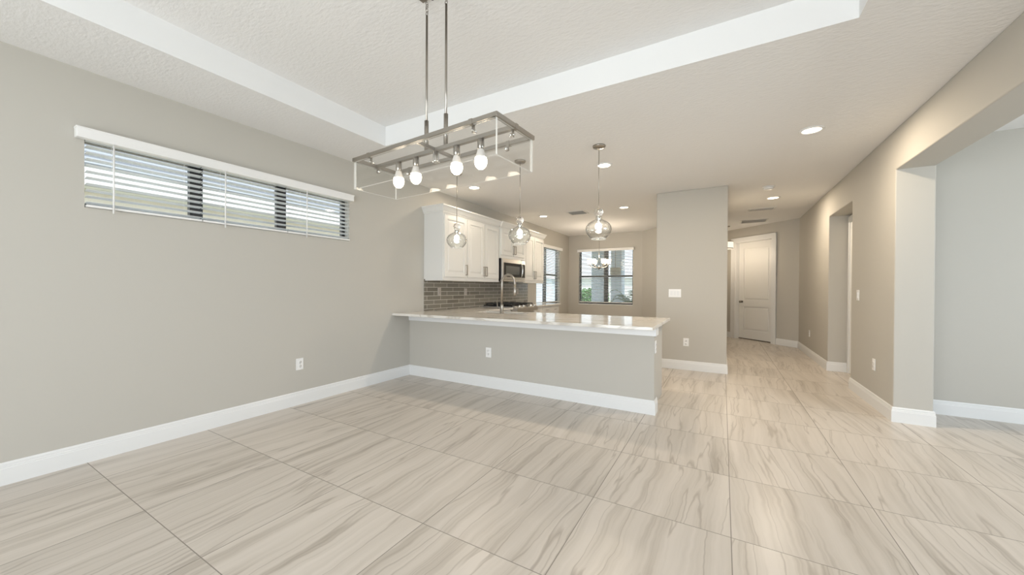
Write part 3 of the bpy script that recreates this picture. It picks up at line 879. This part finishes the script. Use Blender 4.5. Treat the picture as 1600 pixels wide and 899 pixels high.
# smoke detector
sd = thing('smoke_detector', 'round white smoke detector on the hall ceiling before the recessed light', 'smoke detector', (4.353, 6.517, H))
MB().lathe([(0.075, 0), (0.075, -0.012), (0.066, -0.016), (0, -0.016)], n=28).build('base', TRIM, sd)
MB().lathe([(0.062, -0.016), (0.060, -0.034), (0.048, -0.042), (0, -0.042)], n=28).build('cover', TRIM, sd)

def vent(label, x, y, w, l, rz, dark):
    """w along x, l along y; louvres run along local x"""
    o = thing('air_vent', label, 'air vent', (x, y, H), rz)
    MB().cells([-w/2, -w/2+0.03, w/2-0.03, w/2], [-l/2, -l/2+0.03, l/2-0.03, l/2], [-0.010, 0.0],
               lambda i, j, k: not (i == 1 and j == 1)).build('frame', VENTM, o)
    MB().box(-w/2+0.03, w/2-0.03, -l/2+0.03, l/2-0.03, -0.002, 0.0).build('backing', dark, o)
    s_ = MB(); n = max(4, int((l-0.06)/0.030))
    for k in range(n):
        yy = -l/2+0.03+(k+0.5)*(l-0.06)/n
        s_.box(-w/2+0.03, w/2-0.03, -0.011, 0.011, -0.0008, 0.0008, rot=Matrix.Rotation(R(38), 4, 'X'), at=(0, yy, -0.010))
    s_.build('louvres', VENTM, o)
    return o
vent('rectangular louvred air vent on the kitchen ceiling left of the pendant', 1.33, 6.92, 0.36, 0.32, 0, VENTD)
vent('flush white air grille on the hall ceiling just past the recessed light', 4.40, 8.25, 0.42, 0.22, 0, VENTM)
vent('long white return air vent on the hall ceiling in front of the far door', 4.36, 9.62, 0.50, 0.40, 0, mat('vent_gap_warm', (0.40, 0.36, 0.31), 0.8))

# ------------------------------------------------------------------ glass pendants over the peninsula
def pendant():
    p_ = thing('pendant_light', '', 'pendant light', (0, 0, H))
    MB().lathe([(0.0, 0), (0.066, 0), (0.066, -0.010), (0.058, -0.020), (0.012, -0.024), (0.0, -0.024)], n=28).build('canopy', NICKEL, p_)
    MB().tube([(0, 0, -0.02), (0, 0, -0.647)], 0.0035, 8).build('cord', NICKEL, p_)
    # small glass ball
    n = 12
    MB().lathe([(0.046*math.sin(PI*k/n) if 0 < k < n else 0.0, -0.690-0.044*math.cos(PI*k/n)) for k in range(n+1)], n=24).build('glass_ball', SOLIDGLASS, p_)
    MB().tube([(0, 0, -0.7335), (0, 0, -0.742)], 0.008, 8).build('stem', NICKEL, p_)
    MB().lathe([(0, -0.728), (0.020, -0.728), (0.021, -0.735), (0.021, -0.785), (0.018, -0.79), (0, -0.79)], n=20).build('socket', CHROME, p_)
    out = [(0.030, -0.728), (0.031, -0.752), (0.040, -0.768), (0.075, -0.784), (0.108, -0.806), (0.128, -0.838), (0.133, -0.868),
           (0.127, -0.900), (0.108, -0.932), (0.085, -0.955), (0.072, -0.965)]
    inn = [(r_-0.003, z_+0.001) for r_, z_ in out][::-1]
    MB().lathe(out+inn, n=36, close=True).build('glass_globe', PGLASS, p_)
    MB().lathe([(0.072, -0.966), (0.0745, -0.962), (0.0745, -0.970), (0.072, -0.972), (0.069, -0.969)], n=36, close=True).build('rim', ACEDGE, p_)
    MB().lathe([(0.0, -0.79), (0.016, -0.79), (0.018, -0.80), (0.016, -0.805)], n=18).build('bulb_base', BULBNECK, p_)
    MB().lathe([(0.018, -0.803), (0.028, -0.815), (0.033, -0.834), (0.030, -0.853), (0.018, -0.866), (0.0, -0.870)], n=20).build('bulb', PBULB, p_)
    return p_
p0 = pendant()
p0.location = (2.669, 3.80, H); p0['label'] = 'clear glass globe pendant over the peninsula, right-hand one nearest the wall block'
p0['group'] = 'glass pendants over the peninsula'
dup(p0, (1.738, 3.80, H), label='clear glass globe pendant over the peninsula, middle one in front of the microwave')
dup(p0, (0.812, 3.80, H), label='clear glass globe pendant over the peninsula, left-hand one in front of the near cabinets')

# ------------------------------------------------------------------ linear chandelier
ch = thing('linear_chandelier', 'rectangular nickel and clear acrylic chandelier with bulbs hanging from the raised ceiling', 'chandelier', (2.358, 1.632, 0), R(-4.2))
zt = 2.024; bw = 0.012; L2, W2_ = 0.545, 0.158
z0, z1 = zt-0.022, zt
g = MB()
g.box(-L2, L2, -W2_-bw, -W2_+bw, z0, z1, bev=0.0015).box(-L2, L2, W2_-bw, W2_+bw, z0, z1, bev=0.0015)
g.box(-L2-bw, -L2+bw, -W2_-bw, W2_+bw, z0, z1, bev=0.0015).box(L2-bw, L2+bw, -W2_-bw, W2_+bw, z0, z1, bev=0.0015)
g.build('frame', NICKEL, ch)
MB().box(-L2+bw, L2-bw, -0.012, 0.012, z0, z1, bev=0.0015).build('centre_bar', NICKEL, ch)
MB().box(-0.007, 0.007, -W2_+bw, -0.012, z0+0.002, z1-0.002).box(-0.007, 0.007, 0.012, W2_-bw, z0+0.002, z1-0.002).build('cross_bar', NICKEL, ch)
# hanging rods with sleeves and hooks, canopy on the raised ceiling
for x in (-0.078, 0.078):
    MB().tube([(x, 0, zt), (x, 0, 2.815)], 0.0068, 12).build('rod', NICKEL, ch)
    MB().tube([(x, 0, zt-0.002), (x, 0, zt+0.175)], 0.0125, 14).build('rod_sleeve', NICKEL, ch)
    lk_ = MB()
    for (zc, ax) in ((2.826, 0), (2.846, 1), (2.866, 0), (2.882, 1)):
        loop = []
        for k in range(13):
            a = 2*PI*k/12
            q = (0.009*math.cos(a), 0, 0.014*math.sin(a))
            loop.append((x+(q[0] if ax == 0 else 0), (q[0] if ax else 0), zc+q[2]))
        lk_.tube(loop, 0.0022, 6)
    lk_.build('chain_link', NICKEL, ch)
MB().box(-0.105, 0.105, -0.10, -0.006, HT-0.012, HT, bev=0.004).build('canopy', NICKEL, ch)
MB().lathe([(0.0, HT-0.034), (0.007, HT-0.030), (0.009, HT-0.020), (0.009, HT-0.011), (0, HT-0.011)], (-0.02, -0.012, 0), 12).build('canopy_knob', DKMETAL, ch)
# acrylic panels: faces clear, cut edges bright
zb = 1.832; zp = z0-0.001; th = 0.009
def panel(x0, x1, y0, y1):
    b = MB()
    thin_x = (x1-x0) < (y1-y0)
    def mf(f, d, i, j, k):
        if d[2]: return 1
        if thin_x: return 0 if d[0] else 1
        return 0 if d[1] else 1
    b.cells([x0, x1], [y0, y1], [zb, zp], lambda i, j, k: True, mfn=mf)
    return b.build('acrylic_panel', [ACRYL, ACEDGE], ch)
panel(-L2-0.004, L2+0.004, -W2_-0.005, -W2_-0.005+th)
panel(-L2-0.004, L2+0.004, W2_+0.005-th, W2_+0.005)
panel(-L2-0.004, -L2-0.004+th, -W2_+0.0045, W2_-0.0045)
panel(L2+0.004-th, L2+0.004, -W2_+0.0045, W2_-0.0045)
# clips with ball screws
def clip(x, y, dx, dy):
    b = MB()
    if dy:
        b.box(x-0.011, x+0.011, y-bw-0.002, y+bw+0.002, z0-0.002, z1+0.002, bev=0.001)
        b.box(x-0.009, x+0.009, y+dy*(bw-0.001), y+dy*(bw+0.0025), z0-0.034, z0)
    else:
        b.box(x-bw-0.002, x+bw+0.002, y-0.011, y+0.011, z0-0.002, z1+0.002, bev=0.001)
        b.box(x+dx*(bw-0.001) if dx > 0 else x-bw-0.0025, x+bw+0.0025 if dx > 0 else x-bw+0.001, y-0.009, y+0.009, z0-0.034, z0)
    o_ = b.build('clip', NICKEL, ch)
    s_ = MB(); c_ = (x+dx*(bw+0.012), y+dy*(bw+0.012), z0-0.024)
    s_.lathe([(0.0105*math.sin(PI*k/8) if 0 < k < 8 else 0, -0.0105*math.cos(PI*k/8)) for k in range(9)], c_, 14)
    s_.tube([(x-dx*0.0, y-dy*0.0, c_[2]), c_], 0.004, 8)
    s_.build('ball_screw', CHROME, o_)
for x in (-0.40, 0.40):
    clip(x, -W2_, 0, 1); clip(x, W2_, 0, -1)
clip(-L2, 0.0, 1, 0); clip(L2, 0.0, -1, 0)
# sockets and bulbs
for x in (-0.325, -0.168, 0.160, 0.330):
    s_ = MB().lathe([(0, z0), (0.018, z0), (0.018, z0-0.052), (0.016, z0-0.054), (0, z0-0.054)], (x, 0, 0), 18).build('lamp_socket', NICKEL, ch)
    MB().lathe([(0.0, z0-0.053), (0.0155, z0-0.053), (0.018, z0-0.060), (0.025, z0-0.085), (0.030, z0-0.098), (0.0, z0-0.098)], (x, 0, 0), 20).build('bulb_neck', BULBNECK, s_)
    MB().lathe([(0.030, z0-0.098), (0.0335, z0-0.112), (0.0330, z0-0.127), (0.027, z0-0.144), (0.015, z0-0.156), (0, z0-0.159)], (x, 0, 0), 22).build('bulb', BULB, s_)
MB().lathe([(0, z0), (0.017, z0), (0.017, z0-0.050), (0.021, z0-0.054), (0.021, z0-0.060), (0.012, z0-0.062), (0, z0-0.062)], (0.0, 0, 0), 20).build('centre_hub', CHROME, ch)

# ------------------------------------------------------------------ small chandelier of the nook
nc = thing('nook_chandelier', 'small nickel chandelier with frosted glass cups in front of the nook window', 'chandelier', (1.27, 8.6, 0))
MB().lathe([(0, H), (0.06, H), (0.055, H-0.02), (0.01, H-0.028), (0, H-0.028)], n=24).build('canopy', NICKEL, nc)
MB().tube([(0, 0, H-0.02), (0, 0, 1.70)], 0.005, 8).build('stem', NICKEL, nc)
MB().lathe([(0, 1.66), (0.012, 1.665), (0.030, 1.69), (0.032, 1.72), (0.014, 1.745), (0.008, 1.76), (0, 1.76)], n=18).build('hub', NICKEL, nc)
for k in range(6):
    a = 2*PI*k/6+0.22
    ca, sa = math.cos(a), math.sin(a)
    ar = MB().tube([(ca*0.02, sa*0.02, 1.70), (ca*0.10, sa*0.10, 1.705), (ca*0.17, sa*0.17, 1.73), (ca*0.215, sa*0.215, 1.775)], [0.010, 0.009, 0.008, 0.009], 8)
    ar.lathe([(0, 0), (0.026, 0.0), (0.030, 0.008), (0.018, 0.02), (0, 0.02)], (ca*0.22, sa*0.22, 1.77), 14)
    a_ = ar.build('arm', NICKEL, nc)
    MB().lathe([(0.022, 0.0), (0.044, 0.015), (0.053, 0.050), (0.057, 0.112), (0.053, 0.112), (0.049, 0.050), (0.040, 0.018), (0.0, 0.006)], (ca*0.22, sa*0.22, 1.79), 18, caps=False).build('glass_cup', FROST, a_)

l = bpy.data.lights.new('nook_lamp', 'POINT'); l.energy = 27; l.color = (1.0, 0.84, 0.66); l.shadow_soft_size = 0.2
lo = bpy.data.objects.new('nook_lamp', l); C.objects.link(lo); lo.parent = nc; lo.location = (0, 0, 1.93)

# drum light of the foyer
dl = thing('foyer_ceiling_light', 'small drum ceiling light partly hidden behind the wall block at the hall end', 'ceiling light', (3.86, 10.15, 0))
MB().lathe([(0, H), (0.07, H), (0.065, H-0.02), (0, H-0.022)], n=24).build('canopy', NICKEL, dl)
MB().tube([(0, 0, H-0.02), (0, 0, 2.33)], 0.008, 8).build('stem', NICKEL, dl)
MB().lathe([(0.140, 2.34), (0.140, 2.17), (0.136, 2.165), (0, 2.165), (0, 2.17), (0.135, 2.17), (0.136, 2.34)], n=32, caps=False).build('drum_shade', DRUM, dl)
MB().lathe([(0.1415, 2.342), (0.1435, 2.342), (0.1435, 2.325), (0.1415, 2.325)], n=32, close=True).lathe([(0.1415, 2.185), (0.1435, 2.185), (0.1435, 2.165), (0.1415, 2.165)], n=32, close=True).build('band', NICKEL, dl)
l = bpy.data.lights.new('foyer_lamp', 'POINT'); l.energy = 15; l.color = (1.0, 0.84, 0.64); l.shadow_soft_size = 0.12
lo = bpy.data.objects.new('foyer_lamp', l); C.objects.link(lo); lo.parent = dl; lo.location = (0, 0, 2.05)

# ------------------------------------------------------------------ outside
struct(MB().box(-40, 40, -30, 60, -0.45, -0.15).build('ground', GRASS))
nh = thing('neighbouring_house', 'cream stucco neighbouring house with grey tile roof outside the left windows', 'house', (0, 0, 0))
MB().box(-9.0, -3.9, -12, 9.0, -0.15, 2.62).build('wall', STUCCO, nh)
MB().box(-9.0, -3.66, -12.3, 9.3, 2.58, 2.64).box(-3.68, -3.62, -12.3, 9.3, 2.58, 2.88).build('eave', WSTUCCO, nh)
MB().prism([(-3.60, -12.3, 2.88), (-6.5, -12.3, 4.4), (-9.0, -12.3, 4.4), (-9.0, -12.3, 2.7), (-3.67, -12.3, 2.7)], (0, 21.6, 0)).build('roof', ROOF, nh)

n2 = thing('neighbouring_house', 'pale blue-grey neighbouring house seen through the kitchen window beside the cabinets', 'house', (0, 0, 0))
MB().box(-12.0, -4.6, 12.5, 21.0, -0.15, 1.75).build('wall', BSTUCCO, n2)
MB().prism([(-4.3, 12.2, 1.75), (-8.3, 12.2, 3.2), (-12.3, 12.2, 1.75)], (0, 9.1, 0)).build('roof', WSTUCCO, n2)

# covered entry columns outside the nook window
def column(label, x0, x1, y0, y1, m):
    c = thing('porch_column', label, 'column', ((x0+x1)/2, (y0+y1)/2, -0.15))
    hx, hy = (x1-x0)/2, (y1-y0)/2
    MB().box(-hx, hx, -hy, hy, 0, 3.3, bev=0.01).build('shaft', m, c)
    MB().box(-hx-0.04, hx+0.04, -hy-0.04, hy+0.04, 0, 0.22, bev=0.01).build('base', m, c)
    return c
column('pale blue-grey square porch column outside the nook window, left of the centre mullion', 0.02, 0.46, 12.0, 12.45, BSTUCCO)
column('pale blue-grey square porch column outside the nook window, right of the centre mullion', 0.66, 1.00, 12.0, 12.45, BSTUCCO)
pl_ = thing('porch_lantern', 'tan drum lantern hanging on the porch outside the right pane of the nook window', 'lantern', (0.93, 11.5, 0))
MB().tube([(0, 0, 2.72), (0, 0, 1.86)], 0.008, 8).build('stem', DKMETAL, pl_)
MB().lathe([(0.155, 1.64), (0.155, 1.87), (0.0, 1.87), (0, 1.86), (0.148, 1.86), (0.148, 1.64)], n=28, caps=False).build('shade', TANST, pl_)
struct(MB().box(-1.6, 4.2, 10.15, 12.6, 2.72, 2.9).build('ceiling_porch', WSTUCCO))
struct(MB().box(-1.0, 12.0, -6.5, -2.75, 2.75, 2.95).box(8.8, 12.0, -2.75, 6.5, 2.75, 2.95).build('ceiling_sun_block', WSTUCCO))  # unseen overhangs added to keep the sun out of the rear doors and side window
wh = thing('distant_house', 'low white house far across the lawn outside the nook window', 'house', (0, 0, 0))
MB().box(-12, 14, 42, 50, -0.15, 2.4).build('wall', WSTUCCO, wh)
MB().prism([(-12.5, 41.5, 2.4), (-12.5, 46, 4.6), (-12.5, 50.5, 2.4)], (27, 0, 0)).build('roof', mat('pale_roof', (0.62, 0.63, 0.65), 0.8), wh)

def foliage(mb, c, rx, rz, n, size, rnd):
    for _ in range(n):
        while True:
            q = Vector((rnd.uniform(-1, 1), rnd.uniform(-1, 1), rnd.uniform(-1, 1)))
            if 0.45 < q.length < 1: break
        q = Vector((q.x*rx, q.y*rx, q.z*rz)) + Vector(c)
        d = Vector((rnd.uniform(-1, 1), rnd.uniform(-1, 1), rnd.uniform(-0.4, 1))).normalized()
        s_ = d.cross(Vector((0, 0, 1))).normalized()*size*0.35
        mb.poly([q, q+d*size*0.5+s_, q+d*size, q+d*size*0.5-s_])
rnd = random.Random(3)
for (lb, x, y, rx, rz) in (('round green shrub outside the nook window, left of the porch columns', -0.85, 14.5, 0.50, 0.58),
                           ('wide green bush further out beyond the left pane of the nook window', -3.2, 22.0, 1.1, 0.62)):
    t_ = thing('garden_shrub', lb, 'shrub', (x, y, -0.15))
    s_ = MB()
    for k in range(5): s_.tube([(0, 0, 0), (rnd.uniform(-.5, .5)*rx, rnd.uniform(-.5, .5)*rx, rz*1.2)], [0.03, 0.01], 6)
    s_.build('stem', BARK, t_)
    b = MB(); foliage(b, (0, 0, rz*1.05), rx, rz, 900, 0.13*rx/0.55, rnd); b.build('foliage', LEAF, t_)
pt = thing('palm_plant', 'low palm with arching fronds outside the right pane of the nook window', 'palm', (1.50, 11.15, -0.15))
MB().tube([(0, 0, 0), (0.02, 0, 0.4), (0.0, 0.02, 0.75)], [0.09, 0.07, 0.06], 10).build('trunk', BARK, pt)
for k in range(11):
    a = 2*PI*k/11 + rnd.uniform(-.2, .2); L = rnd.uniform(0.5, 0.72); up = rnd.uniform(0.35, 0.75)
    b = MB(); sp_ = []
    for i in range(9):
        t = i/8
        sp_.append(Vector((math.cos(a)*L*t, math.sin(a)*L*t, 0.75+up*math.sin(t*2.2)*0.8)))
    b.tube(sp_, 0.006, 5)
    side = Vector((-math.sin(a), math.cos(a), 0))
    for i in range(1, 9):
        for j in (0, 0.5):
            if i+j > 8: continue
            q = sp_[i].lerp(sp_[min(8, i+1)], j); d = (sp_[i]-sp_[i-1]).normalized()
            for s_ in (-1, 1):
                tip = q + side*s_*0.22*math.sin(min(1, (i+j)/8+0.15)*PI*0.9+0.2) + d*0.12 - Vector((0, 0, 0.05))
                w_ = d*0.016
                b.poly([q-w_, tip, q+w_])
    b.build('frond', PALML, pt)
